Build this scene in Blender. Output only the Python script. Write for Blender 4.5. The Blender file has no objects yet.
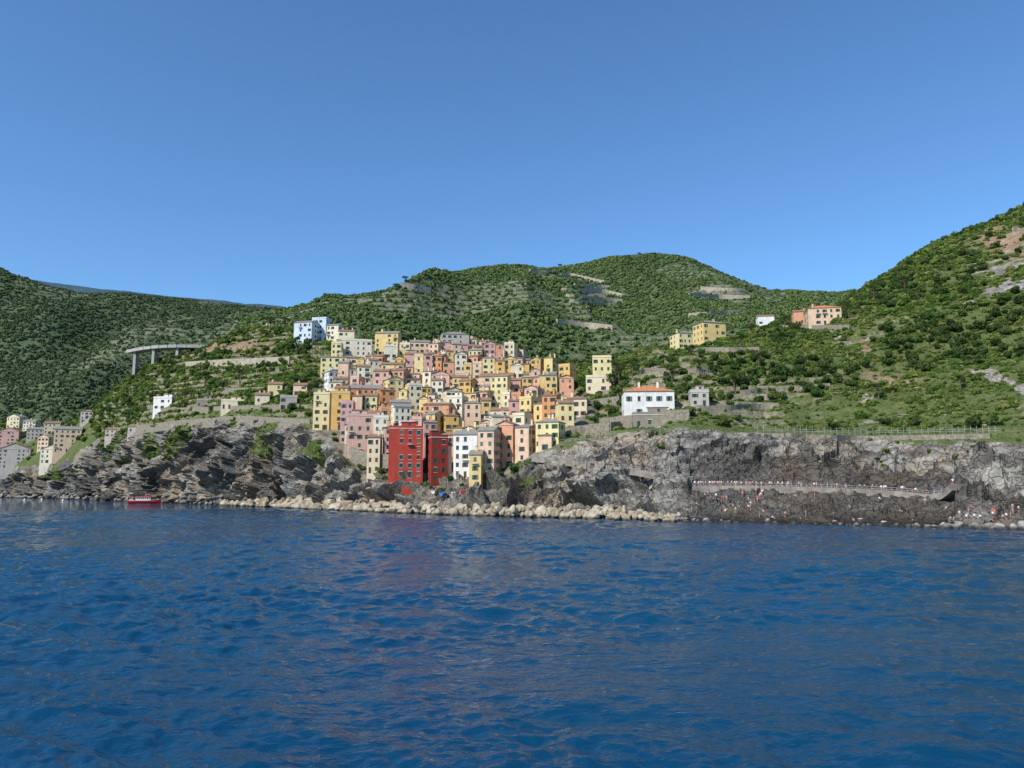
import bpy, bmesh, math, random
import numpy as np
from mathutils import Vector, Matrix
random.seed(7); rng=np.random.default_rng(7)
SC=bpy.context.scene
# ------------------------------------------------------------------ survey geometry
F=760.0; EYE=9.0; PITCH=math.atan(102/760.0); CP,SP=math.cos(PITCH),math.sin(PITCH)
def w3(x,y,D):
    cx=(np.asarray(x,float)-512)/F; cy=(384-np.asarray(y,float))/F
    t=D/(CP-cy*SP)
    return np.stack(np.broadcast_arrays(cx*t, D+0*t, EYE+(SP+cy*CP)*t),-1)
def shoreD(y):
    cy=(384-y)/F
    return -EYE*(CP-cy*SP)/(SP+cy*CP)
def pix(P):
    X=P[...,0];Y=P[...,1];Z=P[...,2]-EYE
    f=Y*CP+Z*SP; u=-Y*SP+Z*CP
    return 512+F*X/f, 384-F*u/f
# ------------------------------------------------------------------ noise
def h3(i,j,k,s=0):
    n=(i.astype(np.uint32)*np.uint32(374761393)+j.astype(np.uint32)*np.uint32(668265263)+k.astype(np.uint32)*np.uint32(2246822519)+np.uint32(s*3266489917&0xffffffff))
    n=(n^(n>>np.uint32(13)))*np.uint32(1274126177); n=(n^(n>>np.uint32(15)))*np.uint32(2654435761)
    n=n^(n>>np.uint32(16))
    return n.astype(np.float64)/4294967295.0
def vn(P,s=0):
    fl=np.floor(P); f=P-fl; f=f*f*(3-2*f); I=fl.astype(np.int64)
    r=0
    for a in (0,1):
        for b in (0,1):
            for c in (0,1):
                w=(f[...,0] if a else 1-f[...,0])*(f[...,1] if b else 1-f[...,1])*(f[...,2] if c else 1-f[...,2])
                r=r+w*h3(I[...,0]+a,I[...,1]+b,I[...,2]+c,s)
    return r*2-1
def fbm(P,o=4,s=0,g=0.5):
    r=0;a=1;t=0
    for k in range(o):
        r=r+a*vn(P*(2.03**k)+k*17.3,s+k);t+=a;a*=g
    return r/t
def cell(P,s=0):
    I=np.floor(P).astype(np.int64); best=np.full(P.shape[:-1],9.0); second=best.copy(); val=np.zeros(P.shape[:-1])
    for a in (-1,0,1):
        for b in (-1,0,1):
            for c in (-1,0,1):
                i,j,k=I[...,0]+a,I[...,1]+b,I[...,2]+c
                dx=i+h3(i,j,k,s)-P[...,0];dy=j+h3(i,j,k,s+1)-P[...,1];dz=k+h3(i,j,k,s+2)-P[...,2]
                d=np.sqrt(dx*dx+dy*dy+dz*dz)
                v=h3(i,j,k,s+3)-0.5+(h3(i,j,k,s+4)-.5)*dx*1.6+(h3(i,j,k,s+5)-.5)*dy*1.6+(h3(i,j,k,s+6)-.5)*dz*1.6
                m=d<best
                second=np.where(m,best,np.minimum(second,d)); val=np.where(m,v,val); best=np.where(m,d,best)
    return val,second-best
# ------------------------------------------------------------------ mesh helpers
def link(o): SC.collection.objects.link(o); return o
def fast_mesh(name,V,Fq,mats=(),midx=None,smooth=False,attrs=None):
    V=np.asarray(V,np.float32); Fq=np.asarray(Fq,np.int32); n=Fq.shape[1]
    me=bpy.data.meshes.new(name); me.vertices.add(len(V)); me.vertices.foreach_set('co',V.ravel())
    me.loops.add(Fq.size); me.loops.foreach_set('vertex_index',Fq.ravel())
    me.polygons.add(len(Fq)); me.polygons.foreach_set('loop_start',np.arange(0,Fq.size,n,dtype=np.int32))
    for m in mats: me.materials.append(m)
    if midx is not None: me.polygons.foreach_set('material_index',np.asarray(midx,np.int32))
    me.polygons.foreach_set('use_smooth',np.full(len(Fq),smooth))
    me.update(calc_edges=True)
    if attrs:
        for k,v in attrs.items():
            a=me.attributes.new(k,'FLOAT','POINT'); a.data.foreach_set('value',np.asarray(v,np.float32).ravel())
    return me
def grid_faces(nc,nr,wrap=False):
    idx=np.arange(nc*nr).reshape(nc,nr)
    if wrap: idx=np.vstack([idx,idx[:1]])
    return np.stack([idx[:-1,:-1],idx[1:,:-1],idx[1:,1:],idx[:-1,1:]],-1).reshape(-1,4)
def obj(name,me,loc=(0,0,0),rz=0,sc=1):
    o=bpy.data.objects.new(name,me); o.location=loc; o.rotation_euler=(0,0,rz); o.scale=(sc,)*3 if not hasattr(sc,'__len__') else sc
    return link(o)
class MB:
    def __init__(s): s.v=[];s.f=[];s.m=[]
    def quad(s,a,b,c,d,m=0):
        i=len(s.v); s.v+= [tuple(a),tuple(b),tuple(c),tuple(d)]; s.f.append((i,i+1,i+2,i+3)); s.m.append(m)
    def tri(s,a,b,c,m=0):
        i=len(s.v); s.v+= [tuple(a),tuple(b),tuple(c)]; s.f.append((i,i+1,i+2)); s.m.append(m)
    def hexa(s,p,m=0):
        i=len(s.v); s.v+=[tuple(q) for q in p]
        for f in ((3,2,1,0),(4,5,6,7),(0,1,5,4),(1,2,6,5),(2,3,7,6),(3,0,4,7)):
            s.f.append(tuple(i+k for k in f)); s.m.append(m)
    def box(s,x0,x1,y0,y1,z0,z1,m=0):
        s.hexa([(x0,y0,z0),(x1,y0,z0),(x1,y1,z0),(x0,y1,z0),(x0,y0,z1),(x1,y0,z1),(x1,y1,z1),(x0,y1,z1)],m)
    def tube(s,a,b,r0,r1,m=0,n=6):
        a=Vector(a);b=Vector(b);d=(b-a).normalized();u=d.orthogonal().normalized();w=d.cross(u);i=len(s.v)
        for p,r in((a,r0),(b,r1)):
            for k in range(n):
                t=2*math.pi*k/n; s.v.append(tuple(p+(u*math.cos(t)+w*math.sin(t))*r))
        for k in range(n): s.f.append((i+k,i+(k+1)%n,i+n+(k+1)%n,i+n+k)); s.m.append(m)
        s.f.append(tuple(i+n+k for k in range(n))); s.m.append(m)
    def mesh(s,name,mats,smooth=False):
        me=bpy.data.meshes.new(name); me.from_pydata(s.v,[],s.f)
        for m in mats: me.materials.append(m)
        me.polygons.foreach_set('material_index',s.m)
        if smooth: me.polygons.foreach_set('use_smooth',[True]*len(s.f))
        me.update(); return me
# ------------------------------------------------------------------ material helpers
class NT:
    def __init__(s,name):
        s.mat=bpy.data.materials.new(name); s.mat.use_nodes=True; s.t=s.mat.node_tree; s.b=s.t.nodes['Principled BSDF']
    def n(s,ty,**k):
        q=s.t.nodes.new(ty)
        for a,b in k.items(): setattr(q,a,b)
        return q
    def l(s,a,b): s.t.links.new(a,b)
    def pos(s): return s.n('ShaderNodeNewGeometry').outputs['Position']
    def mapping(s,vec,scale=(1,1,1),rot=(0,0,0)):
        m=s.n('ShaderNodeMapping'); m.inputs['Scale'].default_value=scale; m.inputs['Rotation'].default_value=rot; s.l(vec,m.inputs[0]); return m.outputs[0]
    def noise(s,vec,scale,detail=4,rough=.55,dist=0):
        q=s.n('ShaderNodeTexNoise'); q.inputs['Scale'].default_value=scale;q.inputs['Detail'].default_value=detail;q.inputs['Roughness'].default_value=rough;q.inputs['Distortion'].default_value=dist
        if vec: s.l(vec,q.inputs['Vector'])
        return q.outputs['Fac']
    def ramp(s,fac,st):
        r=s.n('ShaderNodeValToRGB'); e=r.color_ramp.elements
        while len(e)<len(st): e.new(0.5)
        for q,(p,c) in zip(e,st): q.position=p; q.color=(*c,1) if hasattr(c,'__len__') else (c,c,c,1)
        s.l(fac,r.inputs[0]); return r.outputs[0]
    def mix(s,f,a,b,mode='MIX'):
        m=s.n('ShaderNodeMix',data_type='RGBA',blend_type=mode)
        for v,i in((f,0),(a,6),(b,7)):
            if hasattr(v,'links') or hasattr(v,'is_linked'): s.l(v,m.inputs[i])
            elif i==0: m.inputs[0].default_value=v
            else: m.inputs[i].default_value=(*v,1)
        return m.outputs[2]
    def math(s,op,a,b=0.0,clamp=False):
        m=s.n('ShaderNodeMath',operation=op,use_clamp=clamp)
        for v,i in((a,0),(b,1)):
            if hasattr(v,'is_linked'): s.l(v,m.inputs[i])
            else: m.inputs[i].default_value=v
        return m.outputs[0]
    def attr(s,nm): q=s.n('ShaderNodeAttribute'); q.attribute_name=nm; return q.outputs['Fac']
    def bump(s,h,dist,st=1.0):
        b=s.n('ShaderNodeBump'); b.inputs['Distance'].default_value=dist;b.inputs['Strength'].default_value=st; s.l(h,b.inputs['Height']); s.l(b.outputs[0],s.b.inputs['Normal'])
    def col(s,c):
        if hasattr(c,'is_linked'): s.l(c,s.b.inputs['Base Color'])
        else: s.b.inputs['Base Color'].default_value=(*c,1)
    def fin(s,r=.9,sp=.2): s.b.inputs['Roughness'].default_value=r; s.b.inputs['Specular IOR Level'].default_value=sp; return s.mat
def plain(name,c,r=.8,var=.25,scale=.6,sp=.2):
    m=NT(name); p=m.pos(); n=m.noise(p,scale,5)
    m.col(m.ramp(n,[(.3,tuple(x*(1-var) for x in c)),(.7,tuple(min(1,x*(1+var*.6)) for x in c))])); return m.fin(r,sp)
def terrain_mat(name,rockA,rockB,rockC,gA,gB,haze=None,rs=1.0):
    m=NT(name); p=m.pos()
    big=m.noise(p,.035*rs,4); mid=m.noise(p,.16*rs,6,.62); fine=m.noise(p,1.1*rs,5,.7)
    strata=m.noise(m.mapping(p,(.09*rs,.12*rs,.40*rs),(.35,.35,0)),1.0,5,.6,1.2)
    rk=m.ramp(m.mix(.3,mid,strata),[(.30,rockA),(.48,rockB),(.66,rockC)])
    rk=m.mix(.5,rk,m.ramp(fine,[(.28,.4),(.6,1.0)]),'MULTIPLY')
    rk=m.mix(m.ramp(big,[(.46,0.0),(.62,.6)]),rk,tuple(x for x in (rockB[0]*1.25,rockB[1]*1.02,rockB[2]*.78)))
    crack=m.n('ShaderNodeTexVoronoi',feature='DISTANCE_TO_EDGE'); crack.inputs['Scale'].default_value=.30*rs
    w=m.n('ShaderNodeVectorMath',operation='ADD'); nz=m.n('ShaderNodeTexNoise'); nz.inputs['Scale'].default_value=.4*rs; m.l(p,nz.inputs['Vector'])
    sc=m.n('ShaderNodeVectorMath',operation='SCALE'); sc.inputs['Scale'].default_value=5.; m.l(nz.outputs['Color'],sc.inputs[0]); m.l(p,w.inputs[0]); m.l(sc.outputs[0],w.inputs[1]); m.l(m.mapping(w.outputs[0],(1,1,1.5),(.4,.6,.2)),crack.inputs['Vector'])
    ck=m.ramp(crack.outputs['Distance'],[(0.0,.3),(.08,1.0)])
    rk=m.mix(.65,rk,ck,'MULTIPLY')
    sep=m.n('ShaderNodeSeparateXYZ'); m.l(p,sep.inputs[0])
    wetn=m.math('ADD',sep.outputs[2],m.math('MULTIPLY',mid,-5.0))
    wet=m.ramp(m.math('MULTIPLY',m.math('ADD',wetn,2.5),.22,True),[(0.0,.22),(.65,1.0)])
    rk=m.mix(1.0,rk,wet,'MULTIPLY')
    dk=m.attr('dark'); rk=m.mix(dk,rk,m.mix(1.0,rk,(.33,.33,.345),'MULTIPLY'))
    g=m.ramp(m.mix(.5,mid,fine),[(.38,gA),(.60,gB)])
    f=m.attr('rock'); fr=m.ramp(m.math('ADD',f,m.math('MULTIPLY',m.math('SUBTRACT',mid,.5),1.2)),[(.42,0.0),(.58,1.0)])
    c=m.mix(fr,g,rk)
    wl=m.ramp(m.mix(.5,fine,mid),[(.35,(.17,.15,.105)),(.65,(.34,.3,.22))])
    c=m.mix(m.attr('wall'),c,wl)
    tg=m.ramp(m.mix(.5,mid,fine),[(.38,(.12,.105,.085)),(.62,(.30,.27,.21))])
    c=m.mix(m.attr('town'),c,tg); c=m.mix(m.attr('ochre'),c,m.ramp(m.mix(.5,mid,fine),[(.38,(.17,.11,.065)),(.6,(.38,.27,.18))]))
    if haze: c=m.mix(haze[1],c,haze[0])  # aerial haze is painted: its tint is blended into the base colour
    m.col(c); m.bump(m.mix(.5,fine,ck),.8/rs,.9); return m.fin(.95,.1)
M_coast=terrain_mat('coast_rock_and_soil',(.13,.122,.108),(.265,.247,.215),(.44,.41,.355),(.065,.10,.028),(.14,.155,.06))
M_hill=terrain_mat('hazed_hill_soil',(.11,.115,.075),(.17,.17,.11),(.27,.25,.18),(.055,.09,.032),(.10,.135,.05),((.16,.22,.25),.08),.4)
M_far=terrain_mat('hazed_far_hill_soil',(.1,.12,.12),(.12,.15,.15),(.15,.17,.16),(.05,.085,.09),(.07,.11,.11),((.055,.10,.13),.75),.2)  # bluish soil colours carry the painted distance haze
def leaf_mat(name,a,b,c,tr_=.35):
    m=NT(name); oi=m.n('ShaderNodeObjectInfo').outputs['Random']; t=m.attr('tone')
    col=m.ramp(oi,[(0.0,a),(.5,b),(1.0,c)]); col=m.mix(1.0,col,m.ramp(t,[(0.0,.55),(1.0,1.3)]),'MULTIPLY')
    m.col(col)
    if tr_:
        tr=m.n('ShaderNodeBsdfTranslucent'); m.l(m.mix(1.0,col,(1.3,1.5,.6),'MULTIPLY'),tr.inputs[0])
        ms=m.n('ShaderNodeMixShader'); ms.inputs[0].default_value=tr_; m.l(m.b.outputs[0],ms.inputs[1]); m.l(tr.outputs[0],ms.inputs[2]); m.l(ms.outputs[0],m.t.nodes['Material Output'].inputs[0])
    return m.fin(.7,.2)
L_near=leaf_mat('scrub_leaves',(.065,.125,.024),(.13,.20,.038),(.25,.265,.08))
L_dark=leaf_mat('tree_leaves',(.045,.085,.022),(.075,.125,.03),(.12,.165,.045))
L_far=leaf_mat('hill_leaves',(.065,.11,.034),(.10,.155,.045),(.16,.20,.065),0)
L_left=leaf_mat('shaded_hill_leaves',(.055,.09,.04),(.085,.125,.052),(.125,.16,.07),0)  # hill leaves darkened and blued: shade and haze put into their colour
M_bark=plain('bark',(.12,.085,.06))
# ------------------------------------------------------------------ lofted terrain
def loft(keys,xs,subs,smooth=9,rowsmooth=0):
    kx=sorted(keys); nr=len(keys[kx[0]])
    D=np.array([[keys[k][r][0] for r in range(nr)] for k in kx],float); Y=np.array([[keys[k][r][1] for r in range(nr)] for k in kx],float)
    ker=np.hanning(smooth*2+1);ker/=ker.sum()
    C=[]
    for r in range(nr):
        d=np.interp(xs,kx,D[:,r]);y=np.interp(xs,kx,Y[:,r])
        d=np.convolve(np.pad(d,smooth,'edge'),ker,'valid');y=np.convolve(np.pad(y,smooth,'edge'),ker,'valid')
        C.append(w3(xs,y,d))
    V=[];
    for r in range(nr-1): V+=list(r+np.arange(subs[r])/subs[r])
    V.append(nr-1); V=np.array(V); C=np.stack(C,1)
    i=np.minimum(V.astype(int),nr-2); f=(V-i)[None,:,None]
    P=C[:,i]*(1-f)+C[:,i+1]*f
    if rowsmooth:
        k2=np.hanning(rowsmooth*2+3)[1:-1];k2/=k2.sum();Q=np.pad(P,((0,0),(rowsmooth,rowsmooth),(0,0)),'edge');P=sum(k2[j]*Q[:,j:j+P.shape[1]] for j in range(len(k2)))
    return P,V
def normals(P):
    n=np.cross(np.gradient(P,axis=0),np.gradient(P,axis=1)); n/=np.linalg.norm(n,axis=-1,keepdims=True)+1e-9; return n
def sstep(a,b,x): t=np.clip((x-a)/(b-a),0,1); return t*t*(3-2*t)
def sh(y): return (shoreD(y),y)
ck={
-420:[sh(496),(690,493),(700,478),(712,462),(740,452),(780,440),(820,430),(860,424),(920,428)],
-100:[sh(496.5),(668,493),(675,482),(685,468),(710,454),(745,441),(780,431),(820,424),(880,427)],
0:[sh(497.3),(615,493),(622,482),(632,468),(660,453),(700,440),(745,430),(800,423),(850,427)],
60:[sh(498.5),(545,494),(552,480),(562,463),(590,449),(625,440),(660,432),(700,427),(760,432)],
100:[sh(500),(497,493),(505,465),(518,437),(545,428),(572,420),(600,412),(640,404),(700,410)],
150:[sh(502),(433,495),(441,460),(455,425),(478,408),(505,392),(535,377),(565,364),(640,368)],
200:[sh(504),(387,496),(397,455),(412,420),(435,404),(470,385),(515,364),(565,347),(640,352)],
250:[sh(506),(349,497),(360,455),(376,414),(405,396),(445,375),(495,350),(545,326),(620,335)],
310:[sh(509),(306,498),(318,458),(336,426),(368,400),(412,372),(462,346),(512,331),(600,338)],
360:[sh(511),(282,500),(293,478),(308,456),(347,420),(396,386),(446,355),(500,338),(600,343)],
430:[sh(514),(255,500),(266,487),(292,462),(337,428),(386,392),(440,360),(500,343),(600,348)],
490:[sh(516),(240,503),(254,492),(286,465),(332,430),(382,396),(436,368),(500,352),(600,355)],
530:[sh(517),(230,505),(238,482),(257,456),(310,428),(366,402),(420,381),(500,366),(600,368)],
580:[sh(518),(222,506),(231,470),(245,440),(292,416),(346,397),(400,383),(480,366),(600,368)],
640:[sh(520),(212,507),(223,466),(237,430),(266,413),(310,392),(360,374),(440,353),(560,356)],
690:[sh(522),(206,496),(222,462),(236,428),(263,410),(300,386),(350,362),(420,345),(540,350)],
760:[sh(523),(205,491),(221,466),(235,433),(262,411),(300,380),(350,350),(410,328),(520,335)],
820:[sh(525),(201,491),(216,468),(229,438),(256,414),(295,375),(345,342),(400,322),(500,326)],
870:[sh(526),(198,494),(212,472),(225,440),(255,412),(300,368),(350,326),(410,287),(520,287)],
930:[sh(528),(190,499),(203,476),(217,440),(250,404),(300,350),(360,300),(430,251),(540,255)],
980:[sh(529),(178,510),(194,483),(211,441),(245,398),(300,335),(365,275),(440,230),(560,232)],
1023:[sh(530),(170,515),(186,488),(204,444),(240,392),(300,320),(370,255),(450,209),(560,212)],
1150:[sh(533),(160,518),(173,480),(191,430),(230,366),(295,280),(370,205),(450,150),(560,150)],
1420:[sh(538),(150,520),(160,478),(178,420),(220,340),(290,240),(370,150),(450,90),(560,90)]}
for k in ck:
    d0=ck[k][0][0]; y0=384+F*math.tan(PITCH+math.atan(14/(d0-7)));  ck[k]=[(d0-7,y0)]+ck[k]
cxs=np.arange(-420,1420.1,1.15)
P,V=loft(ck,cxs,[6,26,36,44,34,34,34,34,12],9,3)
PX,PY=pix(P)
VV=np.broadcast_to(V[None],PX.shape); XX=np.broadcast_to(cxs[:,None],PX.shape)
ty=[335,350,362,375,388,401,415,429,443,457,470,486,500]; tl=[352,335,328,322,318,316,314,314,335,345,352,368,400]; tr_=[470,512,520,530,560,592,600,575,560,545,520,500,480]
def town_mask(x,y,soft=10):
    l=np.interp(y,ty,tl); r=np.interp(y,ty,tr_); return sstep(-soft,soft,x-l)*sstep(-soft,soft,r-x)*sstep(326,338,y)*(1-sstep(492,500,y))
town=town_mask(PX,PY)*(VV>2.2)
leftv=(XX<95)*(VV>3.5)
flat=np.clip(town*(1-.75*sstep(470,484,PY))+leftv*.8,0,1)
N=normals(P)
if N[...,2].mean()<0: N=-N
cliff=sstep(.9,1.6,VV)*(1-sstep(3.75,4.2,VV))
dfade=sstep(.9,1.6,VV)*(1-sstep(3.2,4.1,VV)*.85)*(1-sstep(3.9,4.2,VV))
c1,e1=cell(P*np.array([.06,.06,.09]),3)
Rm=np.array([[.86,.1,.5],[-.1,.99,0],[-.5,0,.86]]); PR=P@Rm.T
c2,e2=cell(PR*np.array([.15,.15,.26]),13); c3,e3=cell(PR*np.array([.4,.4,.6]),33)
rid=1-np.abs(fbm(P*.05,4,5))
slab=sstep(680,700,XX)*(1-sstep(940,970,XX))*(1-sstep(2.95,3.1,VV))*sstep(.5,1,VV)
rt=sstep(600,700,XX)
rockd=(c1*(8-3.5*rt)+c2*(4.6-2.0*rt)+c3*(1.4-.4*rt)+(rid-.8)*(8-1*rt)+fbm(P*.5,3,9)*.7+rt*fbm(P*.12,4,19)*4.5)
lay=(P[...,2]*.55+P[...,0]*.035+fbm(P*.06,3,71)*2.2)
rockd2=c2*.8+c3*.6+fbm(P*.4,3,9)*.4+((lay%1)-.5)*1.7+((lay*2.7%1)-.5)*.6
lay2=(P[...,2]*.28-P[...,0]*.03+fbm(P*.05,3,72)*2.0); rockd=rockd+rt*((lay2%1)-.5)*3.2
P=P+N*(dfade*(1-flat)*np.where(slab>.5,rockd2,rockd)*(1-sstep(380,640,P[...,1])*.3))[...,None]
slope=sstep(3.9,4.6,VV)*(1-flat)
P[...,2]+=slope*(fbm(P*.03,4,21)*4.5+fbm(P*.012,2,23)*8*(1-sstep(6.5,8,VV)*.7)*sstep(4.5,5.5,VV)+fbm(P*.2,3,22)*.7)
tm=sstep(-.04,.1,fbm(P*.015,3,41))*slope*(1-sstep(900,960,XX))
st=4.0; zz=P[...,2]+fbm(P*.02,2,42)*2; fr=(zz/st)%1
P[...,2]+=tm*(np.floor(zz/st)*st+st*sstep(.72,.95,fr)-zz)*.85
wallm=tm*((fr>.72)&(fr<.95))*.85
N=normals(P)
rock=np.clip(cliff+(1-sstep(.9,1.6,VV)),0,1)
gp=sstep(.02,.25,fbm(P*.06,3,51))
rock=rock*(1-.75*gp*(VV>3.0)*(XX<560))
rock=np.maximum(rock,slope*.38*sstep(-.1,.25,fbm(P*.04,4,52)))
scree=sstep(935,1000,XX+fbm(P*.03,3,56)*40)*slope*sstep(-.02,.1,fbm(P*.06,4,57))
rock=np.maximum(rock,scree*.8)
ochre=slope*np.exp(-((PX-1008)/30)**2-((PY-242)/14)**2)*1.2+slope*np.exp(-((PX-860)/14)**2-((PY-345)/14)**2)*.8+slope*np.exp(-((PX-235)/40)**2-((PY-345)/9)**2)*.9+slope*np.exp(-((PX-880)/40)**2-((PY-375)/6)**2)*.6
ochre=np.clip(ochre*(1+fbm(P*.1,3,3)*1.4),0,1)
band=sstep(.70,.78,(lay2%1))*rt*cliff*.7
dark=np.clip(slab*.92*(.75+.25*sstep(.2,.6,(lay%1)))+cliff*sstep(-.05,.25,fbm(P*.03,3,77))*.75+band,0,1)
coastP=P
me=fast_mesh('coast',P.reshape(-1,3),grid_faces(*P.shape[:2])[:,::-1],[M_coast],None,False,dict(rock=rock,town=town*.9,wall=wallm,ochre=ochre,dark=dark))
obj('coastal_terrain',me)
CP_x,CP_y=pix(coastP)
def surf(x,y,G=None,xs=None,py=None,jmin=30):
    G=coastP if G is None else G; xs=cxs if xs is None else xs; py=CP_y if py is None else py
    i=int(np.clip(round((x-xs[0])/(xs[1]-xs[0])),0,len(xs)-1)); c=py[i]
    j=np.argmax(c[jmin:]<=y)+jmin
    if c[j]>y: j=len(c)-3
    if j<1: return Vector(G[i,j])
    a,b=c[j-1],c[j]; f=0 if a==b else min(1,max(0,(a-y)/(a-b)))
    return Vector(G[i,j-1]*(1-f)+G[i,j]*f)
def hills(name,keys,xs,subs,mat,spur,seed,tstep,tth,amp2=5,ridgefix=.35,drop=0):
    keys={k:[(v[0][0]-40,v[0][1]+60)]+[(a,b+drop) for a,b in v[1:]] for k,v in keys.items()}
    P,V=loft(keys,xs,subs,9,5); VV=np.broadcast_to(V[None],P.shape[:2]); nr=V[-1]
    fade=(1-(1-ridgefix)*sstep(nr-2.2,nr-1,VV))*sstep(.3,1.8,VV)
    Q=P*np.array([1/95.,1/260.,0]); P[...,2]+=fade*(-np.abs(vn(Q+5.5,seed))*2+.8)*spur+fade*fbm(P*.012,4,seed+3)*amp2*2+fbm(P*.05,3,seed+5)*2
    tm=sstep(tth,tth+.12,fbm(P*.006,3,seed+9)); zz=P[...,2]+fbm(P*.01,2,seed)*4; fr=(zz/tstep)%1
    d=np.floor(zz/tstep)*tstep+tstep*sstep(.65,.95,fr)-zz
    P[...,2]+=tm*d*.75; wall=tm*((fr>.76)&(fr<.92))
    rock=.12*sstep(0,.3,fbm(P*.02,4,seed+11))
    bare=np.zeros_like(rock)
    if name=='terraced_hill':
        qx,qy=pix(P)
        for (a,b,ra,rb) in[(592,294,24,8),(570,277,30,3),(722,292,30,7),(590,328,26,4)]: bare=np.maximum(bare,np.exp(-((qx-a)/ra)**2-((qy-b)/rb)**2))
        bare=np.clip(bare*(1.0+fbm(P*.05,3,2)*1.2),0,1); rock=np.maximum(rock,bare*.7)
    z=np.zeros_like(rock)
    me=fast_mesh(name,P.reshape(-1,3),grid_faces(*P.shape[:2])[:,::-1],[mat],None,False,dict(rock=rock,town=z,wall=wall*.6,ochre=z,dark=z))
    obj(name,me); return P,wall,tm,bare
hk={240:[(600,375),(660,355),(760,346),(900,336),(1050,328),(1200,321),(1500,330)],
300:[(600,360),(650,345),(730,336),(840,327),(930,320),(1000,315),(1300,320)],
340:[(600,350),(640,336),(700,328),(770,319),(840,311),(900,304),(1200,312)],
405:[(600,348),(650,330),(710,316),(780,304),(840,294),(900,284),(1200,300)],
480:[(600,362),(670,335),(760,312),(840,294),(920,279),(1000,268),(1300,280)],
540:[(600,372),(680,345),(790,318),(900,297),(1010,280),(1120,266),(1400,275)],
590:[(600,374),(700,350),(820,325),(960,300),(1100,282),(1220,267),(1500,275)],
620:[(600,372),(700,350),(830,325),(980,300),(1130,277),(1270,258),(1500,265)],
650:[(600,368),(700,348),(840,325),(1000,298),(1150,273),(1300,253),(1500,262)],
680:[(590,365),(700,345),(840,325),(1000,300),(1150,277),(1300,258),(1500,265)],
710:[(580,360),(690,342),(830,325),(1000,305),(1150,286),(1300,270),(1500,275)],
740:[(560,352),(680,338),(820,323),(1000,310),(1150,296),(1300,283),(1500,288)],
770:[(540,345),(680,333),(820,322),(1000,312),(1150,301),(1300,292),(1500,295)],
820:[(540,340),(680,328),(820,318),(1000,310),(1150,303),(1300,298),(1500,300)],
1150:[(560,330),(700,322),(850,315),(1000,308),(1150,300),(1300,292),(1500,300)]}
hxs=np.arange(240,1150,1.6)
hP,hwall,htm,hbare=hills('terraced_hill',hk,hxs,[30,34,34,34,34,10],M_hill,26,101,9,.05)
lk={-420:[(700,470),(800,405),(900,355),(1020,310),(1140,270),(1260,240),(1500,250)],
-60:[(700,465),(800,420),(900,380),(1020,340),(1140,300),(1260,262),(1500,270)],
0:[(700,460),(800,425),(900,390),(1020,350),(1140,310),(1260,268),(1500,280)],
40:[(700,455),(800,425),(900,392),(1020,355),(1140,318),(1270,284),(1500,290)],
80:[(690,450),(800,420),(920,390),(1040,355),(1160,322),(1300,293),(1500,296)],
130:[(690,430),(800,402),(930,375),(1060,345),(1190,318),(1320,293),(1500,296)],
175:[(690,410),(800,388),(940,362),(1080,338),(1220,318),(1350,298),(1500,300)],
230:[(690,395),(810,372),(950,352),(1100,334),(1240,318),(1380,305),(1500,306)],
330:[(700,380),(830,362),(980,345),(1130,330),(1280,319),(1420,312),(1600,316)],
420:[(700,375),(830,360),(980,345),(1130,334),(1280,325),(1420,318),(1600,320)]}
lxs=np.arange(-420,420,1.6)
lP,lwall,ltm,_=hills('forested_hill',lk,lxs,[26,34,34,34,34,10],M_hill,32,202,9,-.1,drop=3)
fk={-700:[(2300,330),(2700,300),(3200,262),(3900,280)],0:[(2300,330),(2700,302),(3200,274),(3900,285)],60:[(2300,330),(2700,306),(3200,283),(3900,292)],110:[(2300,330),(2700,308),(3200,289),(3900,297)],
200:[(2300,335),(2700,313),(3200,298),(3900,304)],300:[(2300,335),(2700,318),(3200,308),(3900,314)],420:[(2300,340),(2700,330),(3200,318),(3900,324)],900:[(2300,345),(2700,330),(3200,318),(3900,324)],1600:[(2300,340),(2700,300),(3200,260),(3900,265)]}
fxs=np.arange(-700,1600,4.); hills('distant_mountain',fk,fxs,[20,24,10],M_far,14,303,900,.9,8,.3)
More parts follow.
